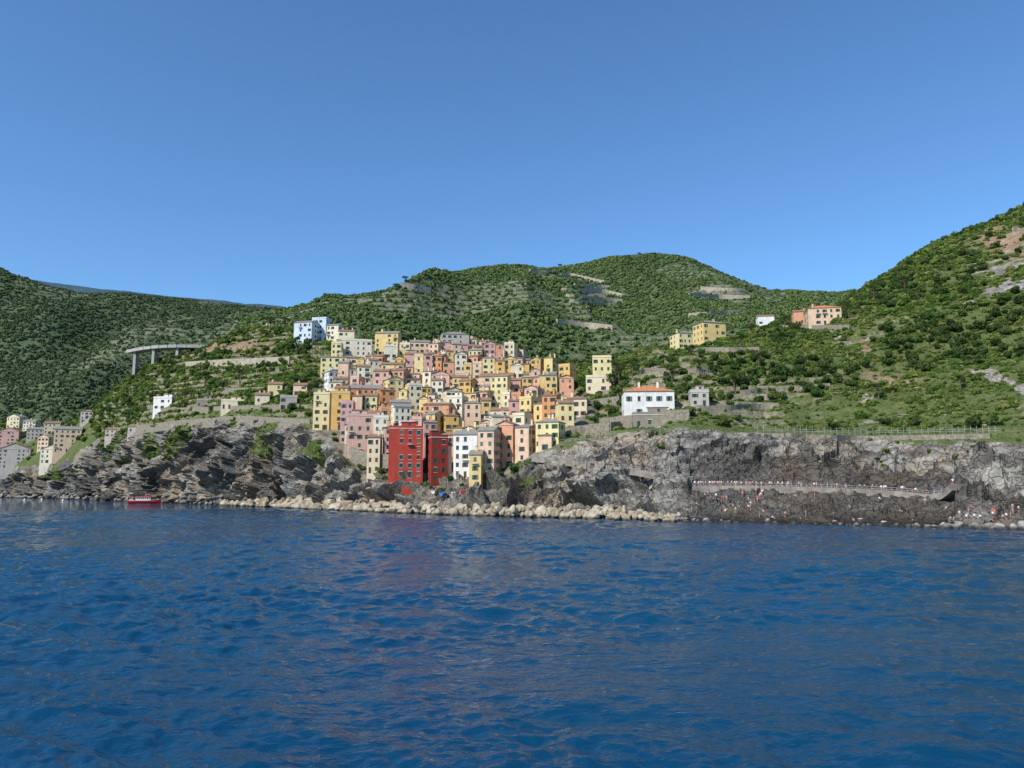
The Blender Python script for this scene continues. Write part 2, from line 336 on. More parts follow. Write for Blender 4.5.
# ------------------------------------------------------------------ sea
def sea():
    ra=np.concatenate([np.geomspace(1.0,15,20)[:-1],np.geomspace(15,330,760)[:-1],np.geomspace(330,9000,60)])
    a=np.concatenate([np.radians(np.linspace(-42,42,760)),np.radians(np.linspace(42,318,92))[1:-1]])
    R,A=np.meshgrid(ra,a); X=R*np.sin(A);Y=R*np.cos(A); Z=np.zeros_like(X)
    sp=np.maximum(np.gradient(ra)[None,:],R*np.radians(84/760))
    sp=np.where((np.abs(A)<np.radians(43))|(A>np.radians(317)),sp,R*.06)
    r=np.random.default_rng(3)
    pn=np.stack([X*.03,Y*.05,0*X],-1); mod=.85+.9*fbm(pn,3,8); wx=X+fbm(np.stack([X*.12,Y*.12,0*X],-1),2,81)*1.8; wy=Y+fbm(np.stack([X*.12,Y*.12,0*X],-1),2,82)*1.8
    for i in range(72):
        L=.5*(16**(i/71.0)); th=math.radians(75)+r.normal(0,.75); k=2*math.pi/L
        am=.0085*L**.82*(.5+.9*r.random()); fade=np.clip((L/sp-2.2)/2.5,0,1)
        ph=k*(math.cos(th)*wx+math.sin(th)*wy)+r.random()*6.28
        Z+=fade*am*(np.sin(ph)+.25*np.sin(2*ph+1.57))
    Z*=mod
    P=np.stack([X,Y,Z],-1)
    m=NT('sea_water'); p=m.pos()
    n1=m.noise(m.mapping(p,(1,1.5,1)),1.1,4,.6,.4); n2=m.noise(m.mapping(p,(1,1.9,1)),.28,3,.6,.5); n3=m.noise(m.mapping(p,(1,1.3,1)),4.5,3,.6)
    h=m.math('ADD',m.math('MULTIPLY',n2,.22),m.math('ADD',m.math('MULTIPLY',n1,.12),m.math('MULTIPLY',n3,.02)))
    m.bump(h,1.0,1.0)
    big=m.noise(p,.012,3)
    m.col(m.ramp(big,[(.35,(.001,.036,.088)),(.7,(.003,.052,.108))]))
    m.b.inputs['IOR'].default_value=1.34; m.b.inputs['Roughness'].default_value=.03
    me=fast_mesh('sea',P.reshape(-1,3),grid_faces(P.shape[0],P.shape[1],True),[m.mat],None,True)
    obj('sea_water',me)
sea()
# ------------------------------------------------------------------ foliage
def leaf_cloud(nl,npl,seed,flat=.8,size=.17,spread=.62,lr=(.3,.5)):
    r=np.random.default_rng(seed); V=[];T=[]
    for i in range(nl):
        c=r.normal(0,1,3); c/=np.linalg.norm(c); c*=r.random()**.5*spread; c[2]=abs(c[2])*flat; R=r.uniform(*lr); tone=r.random()
        d=r.normal(0,1,(npl,3)); d/=np.linalg.norm(d,axis=1,keepdims=True); pos=c+d*R*(r.uniform(.7,1.12,(npl,1)))*np.array([1,1,.8])
        n=d+r.normal(0,.42,(npl,3)); n/=np.linalg.norm(n,axis=1,keepdims=True)
        u=np.cross(n,r.normal(0,1,(npl,3))); u/=np.linalg.norm(u,axis=1,keepdims=True); w=np.cross(n,u)
        s=r.uniform(.55,1.25,(npl,1))*size; q=np.stack([pos-u*s-w*s*.3,pos+u*s*.2-w*s,pos+u*s+w*s*.4,pos-u*s*.3+w*s*.9],1)
        V.append(q.reshape(-1,3)); T.append(np.repeat(np.clip(tone*.6+r.random(npl)*.4,0,1),4))
    V=np.concatenate(V);T=np.concatenate(T); return V,np.arange(len(V)).reshape(-1,4),T
def crown_coll(name,mat,n=5,npl=46,size=.17):
    c=bpy.data.collections.new(name)
    for i in range(n):
        V,Fc,T=leaf_cloud(7+i%3,npl,i*7+len(name),.8,size); V[:,2]+=.25
        me=fast_mesh(name+'_clump',V,Fc,[mat],None,False,dict(tone=T)); o=bpy.data.objects.new(name+'_clump',me); c.objects.link(o)
    return c
def scatter(name,pts,scl,coll,zs=(.8,1.2)):
    n=len(pts); me=bpy.data.meshes.new(name); me.vertices.add(n); me.vertices.foreach_set('co',np.asarray(pts,np.float32).ravel())
    a=me.attributes.new('scl','FLOAT_VECTOR','POINT'); s=np.stack([scl,scl,scl*rng.uniform(*zs,n)],-1); a.data.foreach_set('vector',s.astype(np.float32).ravel())
    a=me.attributes.new('rot','FLOAT_VECTOR','POINT'); r=np.stack([rng.normal(0,.12,n),rng.normal(0,.12,n),rng.uniform(0,6.28,n)],-1); a.data.foreach_set('vector',r.astype(np.float32).ravel())
    a=me.attributes.new('idx','INT','POINT'); a.data.foreach_set('value',rng.integers(0,len(coll.objects),n).astype(np.int32))
    o=obj(name,me); g=bpy.data.node_groups.new(name,'GeometryNodeTree')
    g.interface.new_socket('Geometry',in_out='INPUT',socket_type='NodeSocketGeometry'); g.interface.new_socket('Geometry',in_out='OUTPUT',socket_type='NodeSocketGeometry')
    N=g.nodes; L=g.links; i=N.new('NodeGroupInput');u=N.new('NodeGroupOutput'); ip=N.new('GeometryNodeInstanceOnPoints'); ci=N.new('GeometryNodeCollectionInfo')
    ci.inputs['Collection'].default_value=coll; ci.inputs['Separate Children'].default_value=True; ci.inputs['Reset Children'].default_value=True
    def na(t,nm):
        q=N.new('GeometryNodeInputNamedAttribute'); q.data_type=t; q.inputs['Name'].default_value=nm; return q.outputs['Attribute']
    ip.inputs['Pick Instance'].default_value=True
    L.new(i.outputs[0],ip.inputs['Points']); L.new(ci.outputs[0],ip.inputs['Instance']); L.new(na('INT','idx'),ip.inputs['Instance Index']); L.new(na('FLOAT_VECTOR','rot'),ip.inputs['Rotation']); L.new(na('FLOAT_VECTOR','scl'),ip.inputs['Scale'])
    L.new(ip.outputs[0],u.inputs[0]); md=o.modifiers.new('scatter','NODES'); md.node_group=g; return o
def sample(P,dens,n):
    A=np.linalg.norm(np.cross(P[1:,:-1]-P[:-1,:-1],P[:-1,1:]-P[:-1,:-1]),axis=-1)
    D=A*dens[:-1,:-1]; w=D.ravel()/D.sum(); k=rng.choice(len(w),n,p=w); i,j=np.unravel_index(k,D.shape); a=rng.random((n,1));b=rng.random((n,1))
    return P[i,j]*(1-a)*(1-b)+P[i+1,j]*a*(1-b)+P[i,j+1]*(1-a)*b+P[i+1,j+1]*a*b,i,j
C_near=crown_coll('scrub',L_near); C_tree=crown_coll('tree_crown',L_dark,5,60,.14); C_far=crown_coll('hill_tree',L_far,5,20,.28); C_left=crown_coll('valley_tree',L_left,5,20,.28)
house_boxes=[]
# ------------------------------------------------------------------ buildings
def wall_mat(name,c):
    m=NT(name); p=m.pos(); n=m.noise(p,.35,6,.65); st=m.noise(m.mapping(p,(1.6,1.6,.18)),1.0,5,.6)
    c2=tuple(x*.6 for x in c); q=m.ramp(n,[(.3,tuple(x*.8 for x in c)),(.6,c)]); q=m.mix(m.ramp(st,[(.5,0.0),(.72,.6)]),q,c2); m.col(q); m.bump(m.noise(p,5,3),.03,.5); return m.fin(.9,.15)
PAL=dict(yellow=(.75,.56,.24),cream=(.76,.65,.45),pink=(.70,.43,.34),salmon=(.69,.36,.22),ochre=(.68,.43,.15),orange=(.66,.29,.13),red=(.45,.065,.045),red_shaded=(.28,.04,.033),white=(.8,.78,.73),grey=(.48,.44,.38),blue=(.6,.68,.74),peach=(.73,.52,.36),stone=(.3,.265,.21),lemon=(.77,.65,.34),rose=(.62,.37,.33),ivory=(.78,.71,.55))  # second, darker red: the red house's shaded side put into plaster colour
WM={k:wall_mat('plaster_'+k,v) for k,v in PAL.items()}
M_glass=plain('window_glass',(.03,.035,.045),.15,.3,.6,.5)
SH=[plain('shutter_green',(.035,.10,.05)),plain('shutter_brown',(.14,.07,.035)),plain('shutter_grey_green',(.12,.17,.13))]
def tile_mat(nm,a,b):
    m=NT(nm); p=m.pos(); n=m.noise(p,.9,5,.7); w=m.n('ShaderNodeTexWave'); w.inputs['Scale'].default_value=1.6; w.inputs['Distortion'].default_value=1; m.l(p,w.inputs['Vector'])
    m.col(m.mix(.35,m.ramp(n,[(.3,a),(.7,b)]),w.outputs['Color'],'MULTIPLY')); return m.fin(.9,.1)
M_tile=tile_mat('roof_tiles',(.22,.12,.075),(.42,.26,.17)); M_tile2=tile_mat('orange_roof_tiles',(.5,.17,.07),(.66,.29,.14)); M_slate=tile_mat('slate_roof',(.2,.19,.17),(.38,.35,.31))
M_trim=plain('stone_trim',(.58,.54,.46)); M_conc=plain('concrete',(.4,.38,.34)); M_stone=plain('stone_wall',(.27,.235,.18),.95,.45,1.2)
def building(name,loc,w,d,h,rz,wall,roof='gable',roofm=None,shut=0,storeys=None,rnd=None,found=9,trimmed=False,nwin=None,balcony=.08):
    r=rnd or random; b=MB(); ns=storeys or max(1,int(round(h/3.1))); shh=h/ns
    b_c=[(-w/2,0),(w/2,0),(w/2,d),(-w/2,d)]
    for s in range(4):
        p0=Vector((*b_c[s],0)); p1=Vector((*b_c[(s+1)%4],0)); u=(p1-p0); W=u.length; u.normalize(); n=Vector((u.y,-u.x,0)); up=Vector((0,0,1))
        q=lambda a,z,o=0:(p0+u*a+up*z+n*o)
        b.quad(q(0,-found),q(W,-found),q(W,0),q(0,0),0)
        nx=nwin if (nwin and s in(0,2)) else max(1,int(round(W/(2.7+r.random()*.9)))); cw=W/nx
        ww=min(1.05,cw*.40); wh=min(1.65,shh*.52)
        for i in range(nx):
            colskip=r.random()<.12 and nx>2
            for k in range(ns):
                a0,a1=i*cw,(i+1)*cw; z0,z1=k*shh,(k+1)*shh
                if colskip or r.random()<.1: b.quad(q(a0,z0),q(a1,z0),q(a1,z1),q(a0,z1),0); continue
                m0=(a0+a1)/2-ww/2; m1=m0+ww; y0=z0+shh*.26; y1=y0+wh
                if k==0 and r.random()<.4: y0=z0+.02; y1=z0+min(2.3,shh*.8)
                b.quad(q(a0,z0),q(m0,z0),q(m0,z1),q(a0,z1)); b.quad(q(m1,z0),q(a1,z0),q(a1,z1),q(m1,z1))
                b.quad(q(m0,z0),q(m1,z0),q(m1,y0),q(m0,y0)); b.quad(q(m0,y1),q(m1,y1),q(m1,z1),q(m0,z1))
                I=-.22; closed=r.random()<.35
                if closed: I=-.08
                b.quad(q(m0,y0),q(m0,y0,I),q(m0,y1,I),q(m0,y1)); b.quad(q(m1,y0,I),q(m1,y0),q(m1,y1),q(m1,y1,I))
                b.quad(q(m0,y0),q(m1,y0),q(m1,y0,I),q(m0,y0,I)); b.quad(q(m0,y1,I),q(m1,y1,I),q(m1,y1),q(m0,y1))
                b.quad(q(m0,y0,I),q(m1,y0,I),q(m1,y1,I),q(m0,y1,I),2 if closed else 1)
                if trimmed or r.random()<.25:
                    for (A0,A1,Z0,Z1) in((m0-.16,m1+.16,y1+.003,y1+.18),(m0-.16,m1+.16,y0-.16,y0-.003)):
                        b.hexa([q(A0,Z0,.07),q(A1,Z0,.07),q(A1,Z0,-.01),q(A0,Z0,-.01),q(A0,Z1,.07),q(A1,Z1,.07),q(A1,Z1,-.01),q(A0,Z1,-.01)],4)
                if not closed and r.random()<.55:
                    for (A0,A1) in((m0-ww*.5,m0-.03),(m1+.03,m1+ww*.5)):
                        b.hexa([q(A0,y0,.06),q(A1,y0,.06),q(A1,y0,.01),q(A0,y0,.01),q(A0,y1,.06),q(A1,y1,.06),q(A1,y1,.01),q(A0,y1,.01)],2)
                if k>0 and s==0 and r.random()<balcony:
                    A0,A1=m0-.6,m1+.6; Z=z0+.1
                    b.hexa([q(A0,Z,.95),q(A1,Z,.95),q(A1,Z,-.01),q(A0,Z,-.01),q(A0,Z+.14,.95),q(A1,Z+.14,.95),q(A1,Z+.14,-.01),q(A0,Z+.14,-.01)],4)
                    for t in range(7):
                        a=A0+.05+(A1-A0-.1)*t/6; b.tube(q(a,Z+.14,.9),q(a,Z+1.05,.9),.025,.025,5,4)
                    b.tube(q(A0,Z+1.05,.9),q(A1,Z+1.05,.9),.035,.035,5,4)
    o=.35
    if roof=='flat':
        b.box(-w/2-.12,w/2+.12,-.12,d+.12,h,h+.25,4)
        for (x0,x1,y0,y1) in((-w/2,w/2,0,.25),(-w/2,w/2,d-.25,d),(-w/2,-w/2+.25,.252,d-.252),(w/2-.25,w/2,.252,d-.252)): b.box(x0,x1,y0,y1,h+.252,h+1.1,0)
        if r.random()<.6:
            e=r.choice([-1,1])*w*.1; b.box(e-w*.24,e+w*.2,d*.4,d*.8,h+.253,h+2.7,0); b.box(e-w*.27,e+w*.23,d*.37,d*.83,h+2.7,h+2.9,3)
            b.box(e-.4,e+.4,d*.4-.03,d*.4-.003,h+.4,h+2.3,1)
    else:
        X0,X1,Y0,Y1=-w/2-o,w/2+o,-o,d+o; b.box(-w/2-.2,w/2+.2,-.2,d+.2,h,h+.18,4); zb=h+.182; t=.16
        if roof=='gable':
            rh=(d/2+o)*.38; ym=d/2
            for (ya,yb) in((Y0,ym),(Y1,ym)):
                p=[(X0,ya,zb),(X1,ya,zb),(X1,yb,zb+rh),(X0,yb,zb+rh)]
                if ya>yb: p=[p[1],p[0],p[3],p[2]]
                b.hexa(p+[(x,y,z+t) for x,y,z in p],3)
            for X in(-w/2,w/2): b.tri((X,0,zb-.01),(X,d,zb-.01),(X,ym,zb+rh-.15),0)
        elif roof=='fgable':
            rh=(w/2+o)*.4
            for (xa,xb) in((X0,0),(X1,0)):
                p=[(xa,Y0,zb),(xb,Y0,zb+rh),(xb,Y1,zb+rh),(xa,Y1,zb)]
                b.hexa(p+[(x,y,z+t) for x,y,z in p],3)
            for Y in(0,d): b.tri((-w/2,Y,zb-.01),(w/2,Y,zb-.01),(0,Y,zb+rh-.15),0)
        elif roof=='hip':
            rh=min(w,d)*.5*.42; k=min(w,d)/2
            if w>=d: ra,rb=(-w/2+k,d/2),(w/2-k,d/2)
            else: ra,rb=(0,k),(0,d-k)
            A,B,C,D=(X0,Y0,zb),(X1,Y0,zb),(X1,Y1,zb),(X0,Y1,zb); R1=(*ra,zb+rh);R2=(*rb,zb+rh)
            b.box(X0,X1,Y0,Y1,zb-.0,zb+.1,3)
            up=lambda p:(p[0],p[1],p[2]+.102)
            A,B,C,D=map(up,(A,B,C,D))
            if w>=d: b.quad(A,B,R2,R1,3);b.quad(C,D,R1,R2,3);b.tri(B,C,R2,3);b.tri(D,A,R1,3)
            else: b.tri(A,B,R1,3);b.quad(B,C,R2,R1,3);b.tri(C,D,R2,3);b.quad(D,A,R1,R2,3)
        else:
            rh=d*.2; p=[(X0,Y0,zb),(X1,Y0,zb),(X1,Y1,zb+rh),(X0,Y1,zb+rh)]; b.hexa(p+[(x,y,z+t) for x,y,z in p],3)
            b.quad((w/2,0,zb-.01),(w/2,d,zb-.01),(w/2,d,zb+rh),(w/2,0,zb),0); b.quad((-w/2,d,zb-.01),(-w/2,0,zb-.01),(-w/2,0,zb),(-w/2,d,zb+rh),0); b.quad((w/2,d,zb),(-w/2,d,zb),(-w/2,d,zb+rh-.05),(w/2,d,zb+rh-.05),0)
        for c in range(r.choice([0,1,1,2])):
            x=r.uniform(-w*.35,w*.35); y=r.uniform(d*.3,d*.7); b.box(x-.35,x+.35,y-.35,y+.35,h+.5,h+d*.25+1.1,0); b.box(x-.45,x+.45,y-.45,y+.45,h+d*.25+1.102,h+d*.25+1.3,3)
    me=b.mesh(name,[WM[wall],M_glass,SH[shut],roofm or M_tile,M_trim,M_rail]); ob=obj(name,me,loc,rz); house_boxes.append((loc[0]-math.sin(rz)*d/2,loc[1]+math.cos(rz)*d/2,max(w,d)*.6)); return ob
M_rail=plain('iron_railing',(.12,.12,.12),.5)
def bld(name,x,yt,yb,wp,wall,rz=0,depth=None,**k):
    p=surf(x,yb,jmin=k.pop('jmin',60)); s=p.y/F; h=(yb-yt)*s*1.0; w=wp*s
    if k.get('roof','gable') in('gable','hip','fgable'): h-=1.2
    return building(name,(p.x,p.y,p.z),w,depth or min(max(8,w*.8),13),max(3,h),math.radians(rz),wall,**k)
T='townhouse'
key=[
(302,320,343,20,'blue',-14,dict(roof='gable',roofm=M_slate)),(318,318,340,16,'blue',-14,dict(roof='flat')),(332,323,345,13,'ivory',-14,dict(roof='gable')),(346,329,348,16,'cream',5,{}),(355,340,366,32,'ivory',12,dict(roof='flat')),(386,331,352,24,'yellow',-6,{}),
(333,357,379,26,'lemon',8,dict(roof='shed')),(455,332,349,28,'grey',10,dict(roof='hip')),(482,345,360,26,'rose',14,dict(roof='gable')),(420,340,354,20,'peach',4,{}),(374,354,376,18,'salmon',-8,{}),
(321,394,430,16,'lemon',4,dict(roof='flat')),(339,393,430,20,'ochre',4,dict(roof='flat')),(366,386,416,34,'orange',10,dict(roof='gable')),(363,416,458,32,'pink',14,dict(roof='flat')),(352,422,458,13,'ivory',14,{}),
(380,418,455,15,'ivory',6,dict(roof='flat')),(409,429,478,34,'red',8,dict(roof='flat',shut=2,trimmed=True)),(439,438,484,17,'red_shaded',22,dict(roof='flat')),(465,432,478,24,'white',-10,dict(roof='gable')),  # narrow dark red block stands in for the red house's shaded side
(436,405,440,26,'salmon',-4,dict(roof='shed')),(488,428,474,17,'peach',-16,{}),(505,422,468,18,'salmon',-22,dict(roof='fgable')),(522,428,462,15,'peach',-26,dict(roof='shed')),(547,419,448,24,'lemon',-20,dict(roof='hip')),
(495,374,401,34,'peach',-8,dict(roof='gable')),(514,378,405,14,'rose',-12,{}),(556,398,420,18,'ivory',-14,{}),(576,396,418,22,'cream',-10,dict(roof='hip')),(602,357,380,19,'lemon',-6,dict(roof='flat')),(600,377,392,28,'cream',-8,dict(roof='flat')),
(540,392,412,18,'yellow',-16,{}),(462,375,404,20,'lemon',4,{}),(440,372,400,18,'pink',2,dict(roof='fgable')),(415,352,376,20,'rose',6,{}),(400,400,432,20,'cream',8,{}),(476,452,482,12,'yellow',-8,{}),(392,362,392,22,'lemon',4,{}),(500,408,438,20,'cream',-12,{}),(470,404,432,20,'ivory',-6,{})]
taken=[]
for (x,yt,yb,wp,c,rz,o) in key:
    o=dict(o); bld('red_townhouse' if c=='red' else T,x,yt,yb,wp,c,rz,shut=o.pop('shut',random.choice([0,0,1,2])),roofm=o.pop('roofm',random.choice([M_tile,M_tile,M_slate])),**o); taken.append((x,yb,wp))
cols=['yellow','cream','pink','salmon','ochre','peach','lemon','rose','white','yellow','ivory','cream','orange','lemon','peach','cream','lemon','pink','ivory']
for yb in (352,358,364,371,378,386,394,403,412,422,432,442,453,464,474):
    l=np.interp(yb,ty,tl)+6; r=np.interp(yb,ty,tr_)-6; x=l+random.uniform(0,8)
    while x<r:
        wp=random.uniform(9,18) if yb>400 else random.uniform(7,14)
        hp=random.uniform(24,43)*(.52+.48*(yb-350)/120.0) + 4
        if yb<365: hp=random.uniform(11,18)
        if not any(abs(x+wp/2-a)<(wp+c)*.42 and abs(yb-b)<8 for a,b,c in taken) and random.random()<.9:
            c=random.choice(cols); rz=(430-x)*.12+random.uniform(-22,22)
            bld(T,x+wp/2,yb-hp,yb+random.uniform(-2.5,2.5),wp,c,rz,shut=random.choice([0,0,1,2]),roof=random.choice(['gable','gable','shed','flat','hip','fgable']),roofm=random.choice([M_tile,M_slate,M_tile]))
        x+=wp+random.uniform(-1,3)
random.seed(21)
for (x,yt,yb,wp,c) in [(12,416,428,14,'cream'),(8,430,445,18,'rose'),(34,428,440,14,'grey'),(52,422,434,14,'cream'),(66,428,452,24,'peach'),(86,410,424,12,'grey'),(14,448,468,28,'grey'),(52,448,463,22,'ivory'),(0,450,470,16,'stone'),(42,436,450,12,'peach'),(-20,428,450,20,'cream'),(-45,434,460,20,'grey'),(28,420,431,12,'ivory')]:
    bld('village_house',x,yt,yb,wp,c,random.uniform(-15,25),roof=random.choice(['gable','hip','fgable']),shut=random.choice([0,1]),roofm=random.choice([M_tile,M_slate]),jmin=40)
for (x,yt,yb,wp,c,o) in [(162,398,410,20,'white',dict(roof='flat')),(136,425,433,12,'grey',{}),(112,428,437,14,'grey',{}),(205,400,408,16,'stone',dict(roof='flat')),(232,401,409,22,'cream',dict(roof='flat')),(262,393,404,14,'cream',{}),(275,382,396,14,'lemon',{}),(288,397,410,16,'grey',dict(roof='flat')),(264,316,325,12,'white',{}),(300,383,395,14,'peach',{})]:
    bld('hillside_house',x,yt,yb,wp,c,random.uniform(-10,20),shut=1,jmin=90,**o)
bld('white_house_with_tiled_roof',650,388,417,50,'white',-4,depth=12,roof='hip',roofm=M_tile2,storeys=2,nwin=5,trimmed=True,shut=2,jmin=90,balcony=0)
bld('stone_annex',655,415,428,44,'stone',-4,depth=5,roof='flat',jmin=80,storeys=1)
bld('yellow_villa',690,331,349,24,'lemon',16,roof='hip',jmin=120,roofm=M_slate); bld('yellow_villa',715,320,342,26,'yellow',16,roof='hip',jmin=120,roofm=M_slate)
bld('orange_villa',826,305,325,32,'peach',-12,roof='hip',roofm=M_tile2,jmin=130); bld('orange_villa',803,309,325,16,'salmon',-12,roof='gable',jmin=130)
bld('white_cottage',767,314,329,16,'white',-8,roof='gable',jmin=130)
bld('stone_cottage',700,392,406,18,'grey',-8,roof='flat',jmin=100)
bld('stone_cottage',545,436,450,14,'peach',-20,roof='shed',jmin=80)
# ------------------------------------------------------------------ walls, paths, viaduct
def strip_wall(name,pts,h,th,mat,base=3.0):
    b=MB()
    for a,c in zip(pts[:-1],pts[1:]):
        d=(c-a); d.z=0
        if d.length<.01: continue
        n=Vector((-d.y,d.x,0)).normalized()*th/2
        b.hexa([a-n-Vector((0,0,base)),c-n-Vector((0,0,base)),c+n-Vector((0,0,base)),a+n-Vector((0,0,base)),a-n+Vector((0,0,h)),c-n+Vector((0,0,h)),c+n+Vector((0,0,h)),a+n+Vector((0,0,h))],0)
    return obj(name,b.mesh(name,[mat]))
def line(pts,step=5,jmin=90,sm=3):
    out=[]
    for (x0,y0),(x1,y1) in zip(pts[:-1],pts[1:]):
        n=max(1,int(abs(x1-x0)/step))
        for i in range(n): out.append(surf(x0+(x1-x0)*i/n,y0+(y1-y0)*i/n,jmin=jmin))
    out.append(surf(*pts[-1],jmin=jmin))
    for _ in range(sm): out=[out[0]]+[(out[i-1]+out[i]*2+out[i+1])/4 for i in range(1,len(out)-1)]+[out[-1]]
    return out
M_pale=plain('pale_retaining_wall',(.40,.35,.27),.95,.4,.5)
for pts,h,m in [([(186,368),(230,366),(290,364)],4.5,M_pale),([(110,432),(180,424),(240,420),(310,424)],2.2,M_stone),([(150,412),(220,410),(300,408)],2.0,M_stone),([(225,392),(310,390)],2.2,M_stone),([(560,436),(620,430)],3.0,M_stone),([(600,428),(690,420)],3.5,M_stone),([(690,412),(780,408)],1.8,M_stone),([(740,395),(830,388)],1.8,M_stone),([(690,352),(760,352)],2.2,M_stone),([(780,330),(850,330)],2.5,M_stone),([(640,372),(720,374)],2.0,M_stone),([(560,410),(620,402)],2.5,M_stone),([(385,486),(430,488),(445,490)],5,M_stone),([(345,462),(392,478)],6,M_stone),([(760,437),(860,440),(990,438)],1.2,M_stone)]:
    strip_wall('retaining_wall',line(pts),h,.8,m)
def hline(pts,G,xs):
    _,py=pix(G); out=[]
    for (x0,y0),(x1,y1) in zip(pts[:-1],pts[1:]):
        n=max(1,int(abs(x1-x0)/4))
        for i in range(n+1): out.append(surf(x0+(x1-x0)*i/n,y0+(y1-y0)*i/n,G,xs,py,3))
    for _ in range(4): out=[out[0]]+[(out[i-1]+out[i]*2+out[i+1])/4 for i in range(1,len(out)-1)]+[out[-1]]
    return out
for pts in [[(530,273),(570,276),(604,284)],[(562,292),(600,292),(626,298)],[(566,298),(622,303)],[(570,303),(615,307)],[(575,287),(610,289)],[(556,324),(612,330)],[(690,318),(740,314)],[(700,290),(745,292)],[(690,297),(750,299)],[(400,287),(430,292)]]:
    strip_wall('terrace_wall',hline(pts,hP,hxs),5,2,M_pale,4)
def viaduct():
    a=Vector(w3(131,352,600)); c=Vector(w3(206,347,585)); b=MB(); n=10
    pts=[a.lerp(c,i/n)+Vector((0,math.sin(i/n*math.pi)*-10,0)) for i in range(n+1)]
    for p,q in zip(pts[:-1],pts[1:]):
        d=(q-p);d.z=0; s=Vector((-d.y,d.x,0)).normalized()*4.2
        z=lambda v,h: v+Vector((0,0,h))
        b.hexa([z(p-s,-1.4),z(q-s,-1.4),z(q+s,-1.4),z(p+s,-1.4),z(p-s,0),z(q-s,0),z(q+s,0),z(p+s,0)],0)
        for e in(-1,1):
            k=s*e; i=s.normalized()*.3*e
            b.hexa([z(p+k-i,0.003),z(q+k-i,0.003),z(q+k,0.003),z(p+k,0.003),z(p+k-i,1),z(q+k-i,1),z(q+k,1),z(p+k,1)],0)
    for i in (1,4,7,10):
        p=pts[i]; b.box(p.x-1,p.x+1,p.y-2.5,p.y+2.5,p.z-30,p.z-1.403,0)
    obj('road_viaduct',b.mesh('road_viaduct',[M_conc]))
viaduct()
def railing(name,pts,off,h=1.05):
    b=MB(); p=[q+off for q in pts]
    for a,c in zip(p[:-1],p[1:]):
        for z in (.55,1.05): b.tube(a+Vector((0,0,z)),c+Vector((0,0,z)),.035,.035,0,4)
        b.tube(a-Vector((0,0,.2)),a+Vector((0,0,h)),.045,.045,0,4)
    return obj(name,b.mesh(name,[M_railw]))
M_railw=plain('weathered_rail',(.45,.44,.42),.5)
M_path=plain('concrete_path',(.30,.26,.215),.95,.5,.4)
def path(name,pts,w,wallh):
    b=MB(); up=Vector((0,0,1))
    for a,c in zip(pts[:-1],pts[1:]):
        d=(c-a);d.z=0; n=Vector((-d.y,d.x,0)).normalized()
        A0,C0,C1,A1=a-n*w*.5,c-n*w*.5,c+n*w,a+n*w
        b.hexa([A0-up*1.2,C0-up*1.2,C1-up*1.2,A1-up*1.2,A0+up*.3,C0+up*.3,C1+up*.3,A1+up*.3],0)
        if wallh:
            B0,D0=A0+n*.35,C0+n*.35; b.hexa([A0+up*.303,C0+up*.303,D0+up*.303,B0+up*.303,A0+up*wallh,C0+up*wallh,D0+up*wallh,B0+up*wallh],0)
    obj(name,b.mesh(name,[M_path]))
walk=line([(692,488),(740,488),(800,489),(860,491),(910,494),(958,501)],5,jmin=30,sm=10)
path('seaside_walkway',walk,2.6,.6); railing('path_railing',walk,Vector((0,-1.2,.3)))
up1=line([(536,458),(580,464),(640,472),(692,482)],5,jmin=44,sm=14); path('cliff_path',up1,1.4,.7); railing('path_railing',up1,Vector((0,-.6,.3)))
fen=line([(757,436),(860,439),(1000,437)],6,jmin=100,sm=4); railing('path_railing',fen,Vector((0,-.8,1.2)),2.0)
rp=line([(560,444),(600,440),(690,430)],5,jmin=70,sm=6); railing('path_railing',rp,Vector((0,-.3,.3)))
# ------------------------------------------------------------------ boulders
bm=bmesh.new(); bmesh.ops.create_icosphere(bm,subdivisions=3,radius=1); IV=np.array([v.co[:] for v in bm.verts]); IF=np.array([[v.index for v in f.verts] for f in bm.faces]); bm.free()
def boulders(name,centers,sizes,mat,seed):
    r=np.random.default_rng(seed); V=[];Fc=[];o=0
    for c,s in zip(centers,sizes):
        nn=r.normal(0,1,(13,3)); nn/=np.linalg.norm(nn,axis=1,keepdims=True); d=r.uniform(.5,.95,13)
        q=(d[None]/np.maximum(IV@nn.T,.02)).min(1); q=np.minimum(q,1.15); v=IV*q[:,None]*s*r.uniform(.75,1.3,3)
        V.append(v+c);Fc.append(IF+o);o+=len(IV)
    obj(name,fast_mesh(name,np.concatenate(V),np.concatenate(Fc),[mat],None,False))
def rock_mat(nm,a,b,c):
    m=NT(nm); p=m.pos(); n=m.noise(p,.3,3,.5); f=m.noise(p,1.6,6,.7); q=m.mix(.6,m.ramp(n,[(.35,a),(.5,b),(.65,c)]),m.ramp(f,[(.3,.45),(.65,1.0)]),'MULTIPLY')
    sp=m.n('ShaderNodeSeparateXYZ'); m.l(p,sp.inputs[0]); wet=m.ramp(m.math('MULTIPLY',m.math('ADD',sp.outputs[2],m.math('MULTIPLY',f,-.7)),1.0,True),[(0.0,.28),(.5,1.0)]); m.col(m.mix(1.0,q,wet,'MULTIPLY')); m.bump(f,.15,.8); return m.fin(.9,.15)
M_b=rock_mat('breakwater_stone',(.29,.235,.16),(.42,.35,.25),(.54,.47,.36)); M_b2=rock_mat('shore_stone',(.17,.16,.145),(.28,.26,.23),(.45,.42,.37))
kx=sorted(ck); sD=lambda x: np.interp(x,kx,[ck[k][1][0] for k in kx])
cs=[];ss=[]
